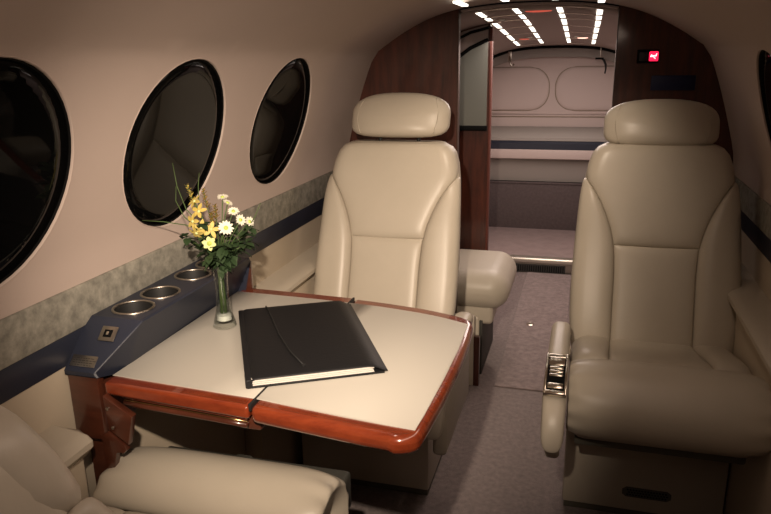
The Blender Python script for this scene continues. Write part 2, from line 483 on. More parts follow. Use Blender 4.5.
# lit no-smoking sign with its unlit neighbour, blue plate
sg = thing('lit_sign', 'small red glowing no smoking sign on the dark right partition', 'sign', (0.187, Y1, 1.193))
box('housing', -0.045, 0.021, -0.006, 0.0, -0.021, 0.021, 'black', sg, 0.002)
box('unlit_panel', -0.038, -0.012, -0.008, -0.006, -0.014, 0.012, mat('unlit_sign', (0.02, 0.02, 0.022), 0.3), sg, 0.001)
box('lit_panel', -0.0085, 0.0185, -0.009, -0.006, -0.0145, 0.0145, 'sign_red', sg, 0.003, 3)
bm = bmesh.new()
for (cx, cz, L, W, a) in ((0.004, 0.001, 0.017, 0.0035, 0.15), (0.0035, -0.001, 0.019, 0.0028, -0.75), (0.012, 0.004, 0.010, 0.003, 1.2), (-0.001, 0.0005, 0.008, 0.005, 0.2)):
    add_box(bm, -L/2, L/2, -0.0102, -0.0088, -W/2, W/2, 0.0006, 1, Matrix.Translation((cx, 0, cz)) @ Matrix.Rotation(-a, 4, 'Y'))
bmo('cigarette_symbol', bm, 'sign_white', sg)
bp = box('blue_plate', 0.190, 0.322, Y1-0.005, Y1, 1.088, 1.134, 'blue_tape', None, 0.002)
tag(bp, 'dark blue plate below the red glowing sign', 'plate')

# header beam across the ceiling at the partitions
hb = arch_mesh('trim_20', [Y1-0.012, Y1+0.035], lambda y: [(CX+x, z-0.008) for x, z in _S if -0.432 < CX+x < 0.084], 'ceiling_aft', 0.006)
struct(hb)

# second partition with smoked mirror, beyond the doorway on the left
p2 = thing('partition', 'far mahogany partition holding a tall smoked mirror, left of the doorway', 'partition', (0, 2.93, 0))
prism('partition_panel', [(CX-.62, 0.0), (CX-.62, 0.9)]+[(CX+x*.98, z-.03) for x, z in _S if CX+x*.98 < -0.388 and z > .92]+[(-0.388, 1.315), (-0.388, 0.0)], 'y', 0.0, 0.03, 'wood_dark', p2, 0.0)
box('edge_post', -0.392, -0.383, -0.004, 0.034, 0.0, 1.317, M['post_wood'], p2, 0.002)
mz = [(-0.70, 0.925), (-0.70, 1.04), (-0.62, 1.12), (-0.54, 1.185), (-0.47, 1.235), (-0.41, 1.262), (-0.399, 1.265), (-0.399, 0.925)]
prism('mirror_pane', mz, 'y', -0.008, 0.0, 'mirror', p2, 0.0)
tube('mirror_arch_reflection', [(x, -0.010, z) for x, z in mz[1:-1]], 0.008, 'black', p2, 8)  # dark tube standing in for the ceiling arch reflected in the mirror
prism('upper_panel', [(-.70, 1.04), (-.70, 1.2), (-.6, 1.26), (-.5, 1.30), (-.40, 1.325), (-.399, 1.24)], 'y', -0.004, 0.0, 'ceiling_aft', p2, 0.0)
box('mirror_sill', -0.70, -0.396, -0.022, 0.0, 0.905, 0.925, 'black', p2, 0.002)
tube('upper_arch_reflection', [(-0.62, -0.012, 1.20), (-0.54, -0.012, 1.262), (-0.47, -0.012, 1.295), (-0.396, -0.012, 1.312)], 0.006, 'black', p2, 8)  # upper line of the reflected arch, also put in as a black tube

# ---------------------------------------------------------------- aft compartment
def aft_t(y): return max(0, min(1, (y-2.45)/2.4))
def aft_z(z, t): return 1.372-(1.372-z)*(1-0.4*t)-0.095*t
def aft_row(y):
    t = aft_t(y); s = 1-0.07*t
    return [(CX-.02*t+x*s*.995, aft_z(z, t)-0.012) for x, z in _S if z >= 0.99]
struct(arch_mesh('ceiling_aft', [Y1+.03+(4.95-Y1)*i/14 for i in range(15)], aft_row, 'ceiling_aft'))
def aft_wall(side):
    vs = []; fs = []
    ys = [Y1+.03+(4.95-Y1)*i/8 for i in range(9)]
    for y in ys:
        t = aft_t(y); s = 1-0.07*t
        x = CX-.02*t+side*hw_s(0.99)*s
        vs += [(x, y, -.04), (x, y, aft_z(0.99, t)+.004)]
    for i in range(8): fs.append((2*i, 2*i+1, 2*i+3, 2*i+2))
    o = pyd('wall_aft_%s' % ('left' if side < 0 else 'right'), vs, fs, 'pink_vinyl', None, False, fix=False)
    md = o.modifiers.new('thickness', 'SOLIDIFY'); md.thickness = 0.01; md.offset = 0
    struct(o)
aft_wall(-1); aft_wall(1)
# raised aft floor, sill and vent grille
struct(box('floor_aft', CX-.64, CX+.64, 3.955, 4.78, -0.04, 0.078, M['carpet_aft'], None, 0.004))
sl = struct(empty('trim_21', (CX, 3.90, 0)))
box('sill_plate', -0.62, 0.62, 0.0, 0.062, 0.056, 0.086, 'steel_sill', sl, 0.008, 3)
box('sill_base', -0.62, 0.62, 0.010, 0.055, -0.03, 0.056, 'brushed', sl, 0.0)
box('vent_frame', -0.20, 0.125, 0.004, 0.010, 0.004, 0.050, 'vent', sl, 0.0)
for i in range(25):
    x = -0.19+i*0.0125
    box('vent_slat', x, x+0.005, 0.000, 0.004, 0.009, 0.044, 'black', sl, 0.0)
# riser, shelf, navy pad
bn = thing('aft_bench', 'grey padded bench with a navy stripe along the aft bulkhead', 'bench', (0, 4.76, 0))
xl, xr = -0.78, 0.38
bz = lambda z: 1.2-(1.2-z)*0.979
bn.location.y = 4.66
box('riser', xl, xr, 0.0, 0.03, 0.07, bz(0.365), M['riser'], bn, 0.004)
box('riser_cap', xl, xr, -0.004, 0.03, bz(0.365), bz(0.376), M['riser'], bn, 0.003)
box('recessed_panel', xl, xr, 0.045, 0.07, bz(0.376), bz(0.535), 'grey_vinyl', bn, 0.002)
box('front_rail', xl, xr, -0.012, 0.03, bz(0.535), bz(0.598), 'pink_vinyl', bn, 0.006, 3)
prism('navy_pad', [(-0.006, bz(0.599)), (0.03, bz(0.599)), (0.03, bz(0.655)), (0.008, bz(0.652)), (-0.004, bz(0.640))], 'x', xl, xr, 'navy', bn, 0.0)
prism('seat_pad', [(0.006, bz(0.655)), (0.13, bz(0.66)), (0.23, 0.67), (0.23, 0.738), (0.12, bz(0.722)), (0.03, bz(0.695)), (0.008, bz(0.675))], 'x', xl, xr, 'grey_vinyl', bn, 0.0)
# padded bulkhead
bk = thing('aft_bulkhead', 'pinkish padded aft bulkhead with two rounded quilted panels', 'bulkhead', (0, 4.90, 0))
poly = [(CX-.61, 0.62), (CX-.60, 0.88)]+[(CX-.02+x*.925, z-0.118) for x, z in _S if z > 1.0]+[(CX+.575, 0.88), (CX+.585, 0.62)]
poly = [(CX-.61, 0.62), (CX-.60, 0.88)]+[(CX-.02+x*.925, aft_z(z, 1)-0.010) for x, z in _S if z > 1.0]+[(CX+.575, 0.88), (CX+.585, 0.62)]
prism('bulkhead_board', poly, 'y', 0.0, 0.03, 'pink_vinyl', bk, 0.0)
tube('lower_seam_cord', [(xl, -0.002, 0.803), (xr, -0.002, 0.803)], 0.0035, 'leather_seam', bk, 6)
tube('upper_seam_cord', [(xl, -0.002, 0.822), (xr, -0.002, 0.822)], 0.005, 'pink_vinyl', bk, 6)
def oval(side):
    # D-shaped quilt: straight far side, round toward the middle
    xe = -0.252 if side < 0 else -0.212
    z0, z1 = 0.845, 1.128
    zc, h = (z0+z1)/2, (z1-z0)/2
    xs = -0.78 if side < 0 else 0.38
    pts = []
    for k in range(21):
        a = -PI/2+PI*k/20
        pts.append((xe+side*(0.13)*(1-abs(math.cos(a))**0.75), zc+h*math.copysign(abs(math.sin(a))**0.85, math.sin(a))))
    pts = [(xs, z0)]+pts+[(xs, z1)]
    n = 40
    def P(s, t):
        # s across z, t along x to the rounded end
        z = z0+(z1-z0)*s
        u = abs(2*s-1)
        xend = xe+side*0.13*(1-math.sqrt(max(0, 1-u**2.4)))
        return Vector((xs+(xend-xs)*t, 0, z))
    pillow('quilted_panel', P, lambda s, t: Vector((0, -1, 0)), 0.012, 'pink_vinyl', bk, 24, 20, 10, 0.004, 0.002)
    edge = [P(i/24, 1.0)+Vector((0, -0.002, 0)) for i in range(25)]
    tube('quilt_seam', [P(0, 0.02)+Vector((0, -.002, 0))]+edge+[P(1, 0.02)+Vector((0, -.002, 0))], 0.0035, 'leather_seam', bk, 6)
oval(-1); oval(1)
# arched valance in front of the bulkhead
va = arch_mesh('trim_22', [4.80, 4.815], lambda y: [(CX-.02+x*.92, aft_z(z, 1)-.012) for x, z in _S if z >= 1.06], 'ceiling_aft', 0.004)
struct(va)
av = thing('bulkhead_arch', 'glossy dark arch rail along the top of the aft bulkhead', 'rail', (0, 4.80, 0))
pa = [(CX-.02+x*.92, 0, aft_z(z, 1)-0.022) for x, z in _S if z >= 1.06]
tube('arch_rail', pa, 0.009, 'black', av, 8)
# grey arch board below the rail
ar = [(p[0], p[2]) for p in pa]
prism('arch_board', ar+[(x*0.985-.003, z-0.062) for x, z in ar[::-1]], 'y', 0.03, 0.05, 'grey_vinyl', av, 0.0)
hk = thing('strap_hook', 'black hanging strap with a hook at the right of the bulkhead arch', 'hook', (0.07, 4.77, 1.16))
tube('strap', [(0, 0, 0.02), (0.015, 0, 0.005), (0.026, 0, -0.02), (0.028, 0, -0.05), (0.024, 0, -0.075)], [.006, .008, .007, .005, .005], 'rubber', hk, 8)
box('hook_bracket', -0.04, 0.012, -0.008, 0.008, 0.012, 0.024, 'black', hk, 0.002)
box('hook_post', -0.012, -0.004, -0.006, 0.006, 0.02, 0.09, 'brushed', hk, 0.002)
h2 = thing('wall_hook', 'small metal coat hook at the left of the bulkhead arch', 'hook', (-0.50, 4.70, 1.14))
tube('hook_arm', [(0, 0, 0.06), (0.0, -0.01, 0.03), (0.015, -0.02, 0.0), (0.03, -0.01, 0.01)], 0.007, 'brushed', h2, 8)
box('hook_plate', -0.012, 0.012, 0, 0.008, 0.03, 0.09, 'brushed', h2, 0.002)

# ceiling rails: four rows of light dashes with thin cross bars
def ceil_z(x, y):
    t = aft_t(y); s = 1-0.07*t if y > Y1 else 1.0
    off = abs((x-CX+.02*t)/s)
    top = [(-p[0], p[1]) for p in _S if p[0] <= 0][::-1]
    return aft_z(interp(top, off), t)-(0.006 if y > Y1 else 0.002)
def rowx(k, y):
    base = (-0.378, -0.254, -0.109, 0.021)[k]
    return base-max(0, y-3.0)*(0.033, 0.022, 0.013, 0.006)[k]
row_lab = ['leftmost row of bright ceiling light dashes', 'second row of ceiling light dashes from the left', 'third row of ceiling light dashes from the left', 'rightmost row of bright ceiling light dashes']
dash_y = [(2.08, 2.26), (2.50, 2.68), (2.72, 2.88), (2.93, 3.21), (3.27, 3.59), (3.66, 4.05), (4.13, 4.55)]
for k in range(4):
    g = thing('led_light_row', row_lab[k], 'light', (rowx(k, 3.0), 3.0, ceil_z(rowx(k, 3.0), 3.0)), 0, 'rows of ceiling light dashes')
    gx, gy, gz = g.location
    for y, ye in dash_y:
        L = (ye-y)*0.86
        hwd = 0.0095
        vs = []
        bmx = bmesh.new()
        ring = []
        for yy in (y, y+L):
            x = rowx(k, yy); z = min(ceil_z(x-hwd, yy), ceil_z(x+hwd, yy))-0.004
            ring.append([bmx.verts.new((x+sx*hwd-gx, yy-gy, z-dz-gz)) for sx, dz in ((-1, 0), (1, 0), (1, .006), (-1, .006))])
        A, B = ring
        for q in range(4): bmx.faces.new((A[q], A[(q+1) % 4], B[(q+1) % 4], B[q]))
        bmx.faces.new(A); bmx.faces.new(B)
        bmo('light_dash', bmx, 'led', g)
rb = thing('ceiling_rails', 'thin metal cross bars between the ceiling light rows', 'rail', (CX, 3.3, 1.3))
for y in (2.47, 2.70, 2.905, 3.24, 3.625, 4.09, 4.58):
    for a, b in ((0, 1), (2, 3)):
        xs = [rowx(a, y)+(rowx(b, y)-rowx(a, y))*i/6 for i in range(7)]
        tube('cross_bar', [(x-CX, y-3.3, ceil_z(x, y)-0.007-1.3) for x in xs], 0.0045, 'chrome', rb, 6)
# small lamps and reading lights in the aft ceiling
def eyeball(name, x, y, lab, m, sx=1.0, r=0.03):
    g = thing(name, lab, 'lamp', (x, y, ceil_z(x, y)-0.003))
    lathe('lamp_rim', [(r*1.25, 0.0), (r*1.25, -0.006), (r*1.0, -0.010)], 'brushed', g, 24, Matrix.Scale(sx, 4, (1, 0, 0)), True)
    lathe('lamp_lens', [(r*.8, -0.0095), (r*.75, -0.013), (r*.3, -0.015)], m, g, 20, Matrix.Scale(sx, 4, (1, 0, 0)), True)
eyeball('ceiling_lamp', -0.180, 2.56, 'long red glowing lamp between the middle ceiling light rows', 'red_glow', 2.6, 0.022)
eyeball('ceiling_lamp', -0.345, 3.95, 'small reddish ceiling lamp between the two left light rows', 'red_glow', 1.0, 0.034)
eyeball('ceiling_lamp', -0.045, 3.95, 'bright pinkish ceiling lamp between the two right light rows', 'red_glow_hot', 1.0, 0.034)
eyeball('ceiling_lamp', -0.37, 2.85, 'chrome ceiling lamp near the left light row, unlit', 'chrome', 1.3, 0.03)
for (x, y, z), lab in ((SPOT_B, 'reading lamp in the ceiling above the folding table'), (SPOT_A, 'reading lamp in the ceiling right above the viewer'), (SPOT_C, 'reading lamp in the ceiling ahead of the doorway')):
    g = thing('reading_lamp', lab, 'lamp', (x, y, ceil_z(x, y)-0.003))
    bm = bmesh.new(); add_tube(bm, [(0.022*math.cos(2*PI*k/24), 0.022*math.sin(2*PI*k/24), -0.003) for k in range(24)], 0.004, 8, True)
    bmo('lamp_rim', bm, 'brushed', g, True)

# ---------------------------------------------------------------- console, cup holders
CW = CX-0.65
cs = thing('side_console', 'navy console with four cup holders on a wooden box against the left wall', 'console', (CW, 0.9, 0.68))
CT = 0.085           # console top above table level
CY = (1.033-.9, 1.120-.9, 1.240-.9, 1.325-.9)
def cons_body():
    bm = bmesh.new()
    # (y, z top, x of crease, x of lower inner edge)
    secs = [(0.001, 0.009, 0.061, 0.061), (0.0, 0.014, 0.062, 0.066), (0.003, 0.017, 0.063, 0.068), (0.066, CT-.008, 0.107, 0.073), (0.080, CT, 0.111, 0.074), (0.49, CT, 0.113, 0.068), (0.50, CT-.008, 0.110, 0.068), (0.502, -0.012, 0.088, 0.068)]
    rows = []
    for i, (y, z, xc, xb) in enumerate(secs):
        flat = i in (4, 5)
        zb = 0.006 if i < 3 else -0.012
        rows.append([bm.verts.new(p) for p in ((0.002, y, z), (xc-0.006, y, z), (xc-.001, y, z-.001), (xc, y, z-.003), (xb, y, zb), (0.002, y, zb))])
    for i, (A, B) in enumerate(zip(rows, rows[1:])):
        for k in range(6):
            if i == 4 and k == 0: continue      # the flat top with its four openings is a sheet of its own
            bm.faces.new((A[k], A[(k+1) % 6], B[(k+1) % 6], B[k]))
    bm.faces.new(rows[0]); bm.faces.new(rows[-1])
    cb = bmo('console_body', bm, 'navy', cs, True, 25)
    pts = []; ed = []
    def lp(l):
        b = len(pts); pts.extend(Vector(p) for p in l)
        for q in range(len(l)): ed.append((b+q, b+(q+1) % len(l)))
    lp([(0.002, 0.080), (0.105, 0.080), (0.107, 0.49), (0.002, 0.49)])
    for y in CY: lp([(0.056+0.0345*math.cos(2*PI*q/32), y+0.0345*math.sin(2*PI*q/32)) for q in range(32)])
    r = geometry.delaunay_2d_cdt(pts, ed, [], 0, 1e-6)
    keep = [f for f in r[2] if all((sum((r[0][i] for i in f), Vector((0, 0)))/3-Vector((0.056, y))).length > 0.0343 for y in CY)]
    pyd('console_top', [(v.x, v.y, CT) for v in r[0]], keep, 'navy', cs, False, fix=False)
cons_body()
for k, y in enumerate(CY):
    h = empty('cup_holder'); h.parent = cs; h.location = (0.056, y, CT)
    bm = bmesh.new(); add_tube(bm, [(0.0365*math.cos(2*PI*j/32), 0.0365*math.sin(2*PI*j/32), 0.0005) for j in range(32)], 0.0026, 8, True)
    bmo('rim', bm, 'brushed', h, True)
    lathe('cup_liner', [(0.0355, 0.001), (0.034, -0.004), (0.0335, -0.045), (0.0005, -0.045)], 'rubber', h, 28, cap=False)
SL = math.atan2(CT-.008-.017, .063)
ou = empty('power_outlet'); ou.parent = cs; ou.location = (0.060, 0.052, 0.0655); ou.rotation_euler = (SL, 0, 0)
box('outlet_plate', -0.016, 0.016, -0.014, 0.014, 0.0, 0.0025, 'brushed', ou, 0.001)
box('outlet_socket', -0.008, 0.008, -0.007, 0.007, 0.0025, 0.0035, 'black', ou, 0.0005)
box('outlet_pin', -0.0025, 0.0025, -0.003, 0.003, 0.0035, 0.0045, 'chrome', ou, 0.0005)
pc = empty('placard'); pc.parent = cs; pc.location = (0.034, 0.0145, 0.0275); pc.rotation_euler = (SL, 0, 0)
box('placard_plate', -0.026, 0.024, -0.0105, 0.0105, 0.0, 0.0018, 'brushed', pc, 0.0008)
bm = bmesh.new()
for r_ in range(4):
    x = -0.022
    while x < 0.017:
        L = random.uniform(.003, .007); add_box(bm, x, x+L, -0.0082+r_*0.0042, -0.0072+r_*0.0042, 0.0018, 0.0020, 0); x += L+.0015
bmo('engraved_lines', bm, 'vent', pc)
# wooden box below the console
box('wooden_box_front', 0.004, 0.064, 0.003, 0.020, -0.115, 0.005, 'wood', cs, 0.002)
box('wooden_box_side', 0.048, 0.060, 0.020, 0.50, -0.105, -0.013, 'wood', cs, 0.002)
box('wooden_end', 0.003, 0.106, 0.502, 0.514, -0.012, 0.070, 'wood', cs, 0.002)
prism('wooden_leg', [(0.012, -0.112), (0.060, -0.112), (0.058, -0.20), (0.046, -0.34), (0.012, -0.36)], 'y', 0.022, 0.045, 'wood', cs, 0.002)

# ---------------------------------------------------------------- table
TZ = 0.68
tb = thing('folding_table', 'fold-out mahogany table with a cream leather top beside the left wall', 'table', (-0.48, 1.14, TZ))
def tl(x, y): return (x+0.48, y-1.14)
XL, XH, XR = -0.762, -0.482, -0.196
def near(x):   # outer near edge y at x
    return interp([(XL, 0.900), (-0.60, 0.890), (XH, 0.881), (-0.40, 0.870), (-0.30, 0.857), (-0.25, 0.852)], x)
def far(x):
    return interp([(XL, 1.425), (-0.60, 1.418), (XH, 1.410), (-0.40, 1.400), (-0.30, 1.380), (-0.25, 1.362)], x)
def rowpoly(x0, x1, n, inset, right):
    """outline CCW from near-left"""
    a = [(x0+(x1-x0)*i/n) for i in range(n+1)]
    lo = [tl(x, near(x)+inset) for x in a]; hi = [tl(x, far(x)-inset*1.45) for x in a]
    return lo, hi
def leaf_poly(right, inset):
    if not right:
        lo, hi = rowpoly(XL, XH-0.0012, 6, inset, False)
        return lo+hi[::-1]
    lo, hi = rowpoly(XH+0.0012, -0.25, 7, inset, True)
    if inset == 0:
        c = []
        for k in range(1, 6):
            a = -PI/2+PI/2*k/6
            c.append(tl(-0.25+0.052*math.cos(a)*0.93, 0.875+0.030*math.sin(a)))
        e = [tl(-0.2005, 0.90), tl(-0.1945, 1.0), tl(-0.191, 1.12), tl(-0.192, 1.24), tl(-0.196, 1.31)]
        c2 = [tl(-0.202, 1.335), tl(-0.222, 1.349)]
        return lo+c+e+c2+hi[::-1]
    else:
        e = [tl(-0.212, near(-0.25)+inset-.004), tl(-0.209, 0.92), tl(-0.204, 1.05), tl(-0.202, 1.18), tl(-0.205, 1.305)]
        return lo+e+hi[::-1]
def solid(name, poly, z0, z1, m, parent, bev, seg=3):
    bm = bmesh.new(); add_prism(bm, poly, 'z', z0, z1, bev, seg)
    return bmo(name, bm, m, parent, True, 50)
for right in (False, True):
    L = solid('table_leaf', leaf_poly(right, 0), -0.030 if right else -0.024, 0.0, 'wood_table', tb, 0.0)
    # rounded nose on the outer edges only, via bevel modifier limited by angle would also hit the hinge; use small bevel
    md = L.modifiers.new('nose', 'BEVEL'); md.width = 0.011 if right else 0.006; md.segments = 4; md.limit_method = 'ANGLE'; md.angle_limit = math.radians(60)
    q = solid('leather_inlay', leaf_poly(right, 0.026), 0.0, 0.0016, 'inlay', L, 0.0006, 1)
# trim lines on the near side of the fixed leaf and its under-frame
for dz, mm, nm, r_ in ((-0.0275, 'wood_table', 'under_rail', 0.004), (-0.034, 'gold', 'inlay_line', 0.0018), (-0.040, 'wood', 'under_rail', 0.005)):
    tube(nm, [tl(x, near(x)+0.012)+(dz,) for x in [XL+.03+(XH-XL-.04)*i/6 for i in range(7)]], r_, mm, tb, 8)
box('under_frame', *[tl(XL+.02, 0)[0], tl(XH-.01, 0)[0]], tl(0, 0.925)[1], tl(0, 1.38)[1], -0.045, -0.024, 'wood', tb, 0.002)
box('hinge', -0.004, 0.000, tl(0, near(XH)+.004)[1], tl(0, far(XH)-.004)[1], -0.010, 0.0022, 'rubber', tb, 0.0004)
box('hinge_block', -0.03, 0.008, tl(0, 0.90)[1], tl(0, 0.94)[1], -0.052, -0.028, 'wood', tb, 0.004)
prism('side_bracket', [(-0.275, -0.018), (-0.222, -0.050), (-0.236, -0.105), (-0.272, -0.080)], 'y', tl(0, 0.885)[1], tl(0, 0.899)[1], 'wood', tb, 0.002)
prism('side_bracket', [(-0.275, -0.086), (-0.245, -0.108), (-0.243, -0.118), (-0.250, -0.125), (-0.265, -0.122), (-0.272, -0.16), (-0.29, -0.16), (-0.29, -0.095)], 'y', tl(0, 0.887)[1], tl(0, 0.90)[1], 'wood', tb, 0.002)
box('support_arm', -0.26, -0.05, tl(0, 1.20)[1], tl(0, 1.25)[1], -0.15, -0.046, 'wood_dark', tb, 0.004)
for x, z in ((-0.268, -0.04), (-0.262, -0.075)):
    lathe('screw', [(0.003, 0), (0.003, 0.0015), (0.001, 0.002)], 'brushed', tb, 10, Matrix.Translation((x, tl(0, 0.885)[1], z)) @ Matrix.Rotation(PI/2, 4, 'X'))

# ---------------------------------------------------------------- folder
fd = thing('leather_folder', 'closed black leather folder full of paper, lying on the table', 'folder', (-0.491, 1.139, TZ+0.0018), math.radians(29.2))
FW, FL = 0.116, 0.172
box('back_cover', -FW, FW, -FL, FL, 0.0, 0.004, 'folder', fd, 0.0015)
def papers():
    bm = bmesh.new()
    for k in range(9):
        j = random.uniform(-.003, .002)
        z = 0.0042+k*0.0013
        add_box(bm, -FW+.006, FW-.018+random.uniform(-.004, .002), -FL+.004+j, FL-.01, z, z+0.0011, 0)
    return bmo('paper_stack', bm, 'paper', fd)
papers()
def cover(s, t):
    x = -FW+2*FW*s*1.02; y = -FL+2*FL*t
    z = 0.0165+0.002*math.sin(PI*s)*math.sin(PI*t)-0.011*sm((s-.88)/.12)-0.004*sm((.06-s)/.06)
    return Vector((x, y, z))
pillow('front_cover', cover, lambda s, t: Vector((0, 0, 1)), 0.0022, 'folder', fd, 20, 20, 14, 0.0012, 0.0)
box('spine', -FW-.003, -FW+.009, -FL, FL, 0.0, 0.016, 'folder', fd, 0.0025)
tube('elastic_cord', [(-.062, FL+.001, 0.006), (-.061, FL-.004, 0.0200), (-.054, .08, 0.0224), (-.049, 0.0, 0.0224), (-.036, -.09, 0.0222), (-.020, -.145, 0.0205)], 0.0016, 'rubber', fd, 6)
lathe('cord_knob', [(0.004, 0.0), (0.004, 0.002), (0.0015, 0.003)], 'rubber', fd, 12, Matrix.Translation((-.020, -.145, 0.0190)))

# ---------------------------------------------------------------- seats
ZS = 0.44; KT = 0.38
WTAB = [(0.36, .198), (0.44, .206), (0.5, .210), (0.6, .211), (0.7, .207), (0.8, .201), (0.86, .196), (0.90, .189), (0.93, .178), (0.948, .163), (0.958, .14)]
STAB = [(0.40, .104), (0.5, .104), (0.62, .104), (0.69, .108), (0.73, .117), (0.77, .132), (0.81, .152), (0.84, .172), (0.862, .1925), (0.958, .1925)]
def wz(z): return interp(WTAB, z)
def sz(z): return min(interp(STAB, z), wz(z))
NB = Vector((0, -1, KT)).normalized()
def roll(d, r):
    """depth lost at distance d from the edge with edge radius r"""
    if d >= r: return 0.0
    q = 1-max(d, 0)/r
    return r*(1-math.sqrt(max(0, 1-q*q)))
def B(x, z, extra=0.0):
    wv = wz(z)
    d = wv-abs(x)
    y = KT*(z-ZS)+roll(d, 0.040)+roll(0.960-z, 0.022)*.8
    return Vector((x, y+extra, z))
def backrest(root):
    core_f = []; core_b = []
    nz, nx = 40, 28
    zs = [0.37+(0.958-0.37)*(i/nz) for i in range(nz+1)]
    for z in zs:
        rf = []; rb = []
        for j in range(nx+1):
            u = math.sin(PI/2*(2*j/nx-1)); x = u*wz(z)
            p = B(x, z, 0.005)
            yb = KT*(z-ZS)+0.105-roll(wz(z)-abs(x), 0.045)-roll(0.960-z, 0.03)
            rf.append(p); rb.append(Vector((x, max(yb, p.y+0.004), z)))
        core_f.append(rf); core_b.append(rb)
    vs = [v for r in core_f for v in r]+[v for r in core_b for v in r]
    K = (nz+1)*(nx+1); ix = lambda i, j, k=0: k*K+i*(nx+1)+j; fs = []
    for i in range(nz):
        for j in range(nx):
            fs.append((ix(i, j), ix(i, j+1), ix(i+1, j+1), ix(i+1, j)))
            fs.append((ix(i, j, 1), ix(i+1, j, 1), ix(i+1, j+1, 1), ix(i, j+1, 1)))
        fs.append((ix(i, 0), ix(i+1, 0), ix(i+1, 0, 1), ix(i, 0, 1)))
        fs.append((ix(i, nx), ix(i, nx, 1), ix(i+1, nx, 1), ix(i+1, nx)))
    for j in range(nx):
        fs.append((ix(0, j), ix(0, j, 1), ix(0, j+1, 1), ix(0, j+1)))
        fs.append((ix(nz, j), ix(nz, j+1), ix(nz, j+1, 1), ix(nz, j, 1)))
    bk_ = pyd('backrest', vs, fs, 'leather', root, True)
    nrm = lambda s, t: NB
    ZSM = 0.694
    # lumbar panel
    pillow('lumbar_panel', lambda s, t: B((2*s-1)*sz(.42+(ZSM-.42)*t), .42+(ZSM-.42)*t), nrm, 0.010, 'leather', bk_, 18, 18, 10, 0.008, 0.002)
    # shoulder panel
    def Ps(s, t):
        z = ZSM+(0.957-ZSM)*t
        zz = z-0.004*(1-(2*s-1)**2)*(1-t)
        return B((2*s-1)*sz(zz), zz)
    def Ns(s, t):
        return (NB+Vector((0.35*(2*s-1)**3, 0, 0.25*t**4))).normalized()
    pillow('shoulder_panel', Ps, Ns, 0.014, 'leather', bk_, 26, 24, 8, 0.008, 0.002)
    # side bolsters
    for sd in (-1, 1):
        def Pb(s, t):
            z = 0.405+(0.8615-0.405)*t
            a, b = sz(z), wz(z)
            return B(sd*(a+(b-a)*s), z)
        def Nb(s, t): return (NB+Vector((sd*(0.15+1.0*s**2), 0, 0))).normalized()
        pillow('side_bolster', Pb, Nb, 0.024, 'leather', bk_, 18, 30, 4, 0.008, 0.002)
    return bk_
def headrest(root, dz=0.0):
    h = empty('headrest'); h.parent = root
    vs = []; fs = []; nu, nv = 40, 20
    # centre on the tilted plane
    zc0, zt, hwid = 0.955+dz, 1.084+dz, 0.153
    cen = Vector((0, KT*(1.02-ZS)+0.030, 0))
    def pt(u, v):
        # v 0..1 around from front-back (0 = front pole), u angle in the x-z outline
        a = 2*PI*u; ca, sa = math.cos(a), math.sin(a)
        ex = 2.5 if sa > 0 else 4.5
        rr = (abs(ca)**ex+abs(sa)**ex)**(-1/ex)
        X = rr*ca; Z = rr*sa
        th = v*PI
        k = abs(math.sin(th))**0.75
        x = hwid*X*k
        half = (zt-zc0)/2
        zz = (zc0+zt)/2+half*Z*k
        if Z < 0: zz = (zc0+zt)/2+half*math.copysign(abs(Z*k)**0.8, Z)
        y = -0.050*math.copysign(abs(math.cos(th))**0.8, math.cos(th))
        tilt = (zz-1.02)*KT*1.0
        sidecurve = 0.02*(x/hwid)**2
        return Vector((x, cen.y+y*(1-0.25*max(0, Z*k))+tilt+sidecurve, zz))
    for i in range(nv+1):
        for j in range(nu): vs.append(pt(j/nu, i/nv))
    for i in range(nv):
        for j in range(nu): fs.append((i*nu+j, i*nu+(j+1) % nu, (i+1)*nu+(j+1) % nu, (i+1)*nu+j))
    bm = bmesh.new(); bv = [bm.verts.new(v) for v in vs]
    for f in fs: bm.faces.new([bv[q] for q in f])
    bmesh.ops.remove_doubles(bm, verts=bm.verts, dist=1e-5)
    bmo('headrest_pad', bm, 'leather', h, True)
    # welt seam near each end
    for sd in (-1, 1):
        pts = []
        for k in range(15):
            v = 0.16+0.5*k/14
            x0 = sd*0.118
            # sample surface at given x along the front/top
            best = None
            a = PI*0.5*(1)+0
            # param by z from bottom to top on the front
            pts.append(None)
        pts = []
        for k in range(13):
            zz = zc0+0.012+0.100*k/12
            # find the front y at x0+bulge
            x0 = sd*(0.112+0.012*math.sin(PI*k/12))
            bd = 9; bp_ = None
            for i in range(1, nv//2+1):
                for j in range(nu):
                    p = vs[i*nu+j]; d = (p.x-x0)**2+(p.z-zz)**2
                    if d < bd: bd = d; bp_ = p
            pts.append(Vector((x0, bp_.y, zz)))
        # smooth y
        for _ in range(3):
            for k in range(1, 12): pts[k].y = (pts[k-1].y+pts[k].y*2+pts[k+1].y)/4
        tube('welt_seam', [p+Vector((0, -0.0004, 0)) for p in pts], 0.0014, 'leather', h, 6)
    for sd in (-1, 1):
        tube('headrest_post', [(sd*0.06, KT*(.92-ZS)+.06, 0.93), (sd*0.06, KT*(1.0-ZS)+.055, 1.0)], 0.006, 'rubber', h, 10)
    return h
def ctop(y):
    """cushion top height at local y (0 back .. -0.5 front)"""
    return 0.460+0.05*sm(-y/0.30)
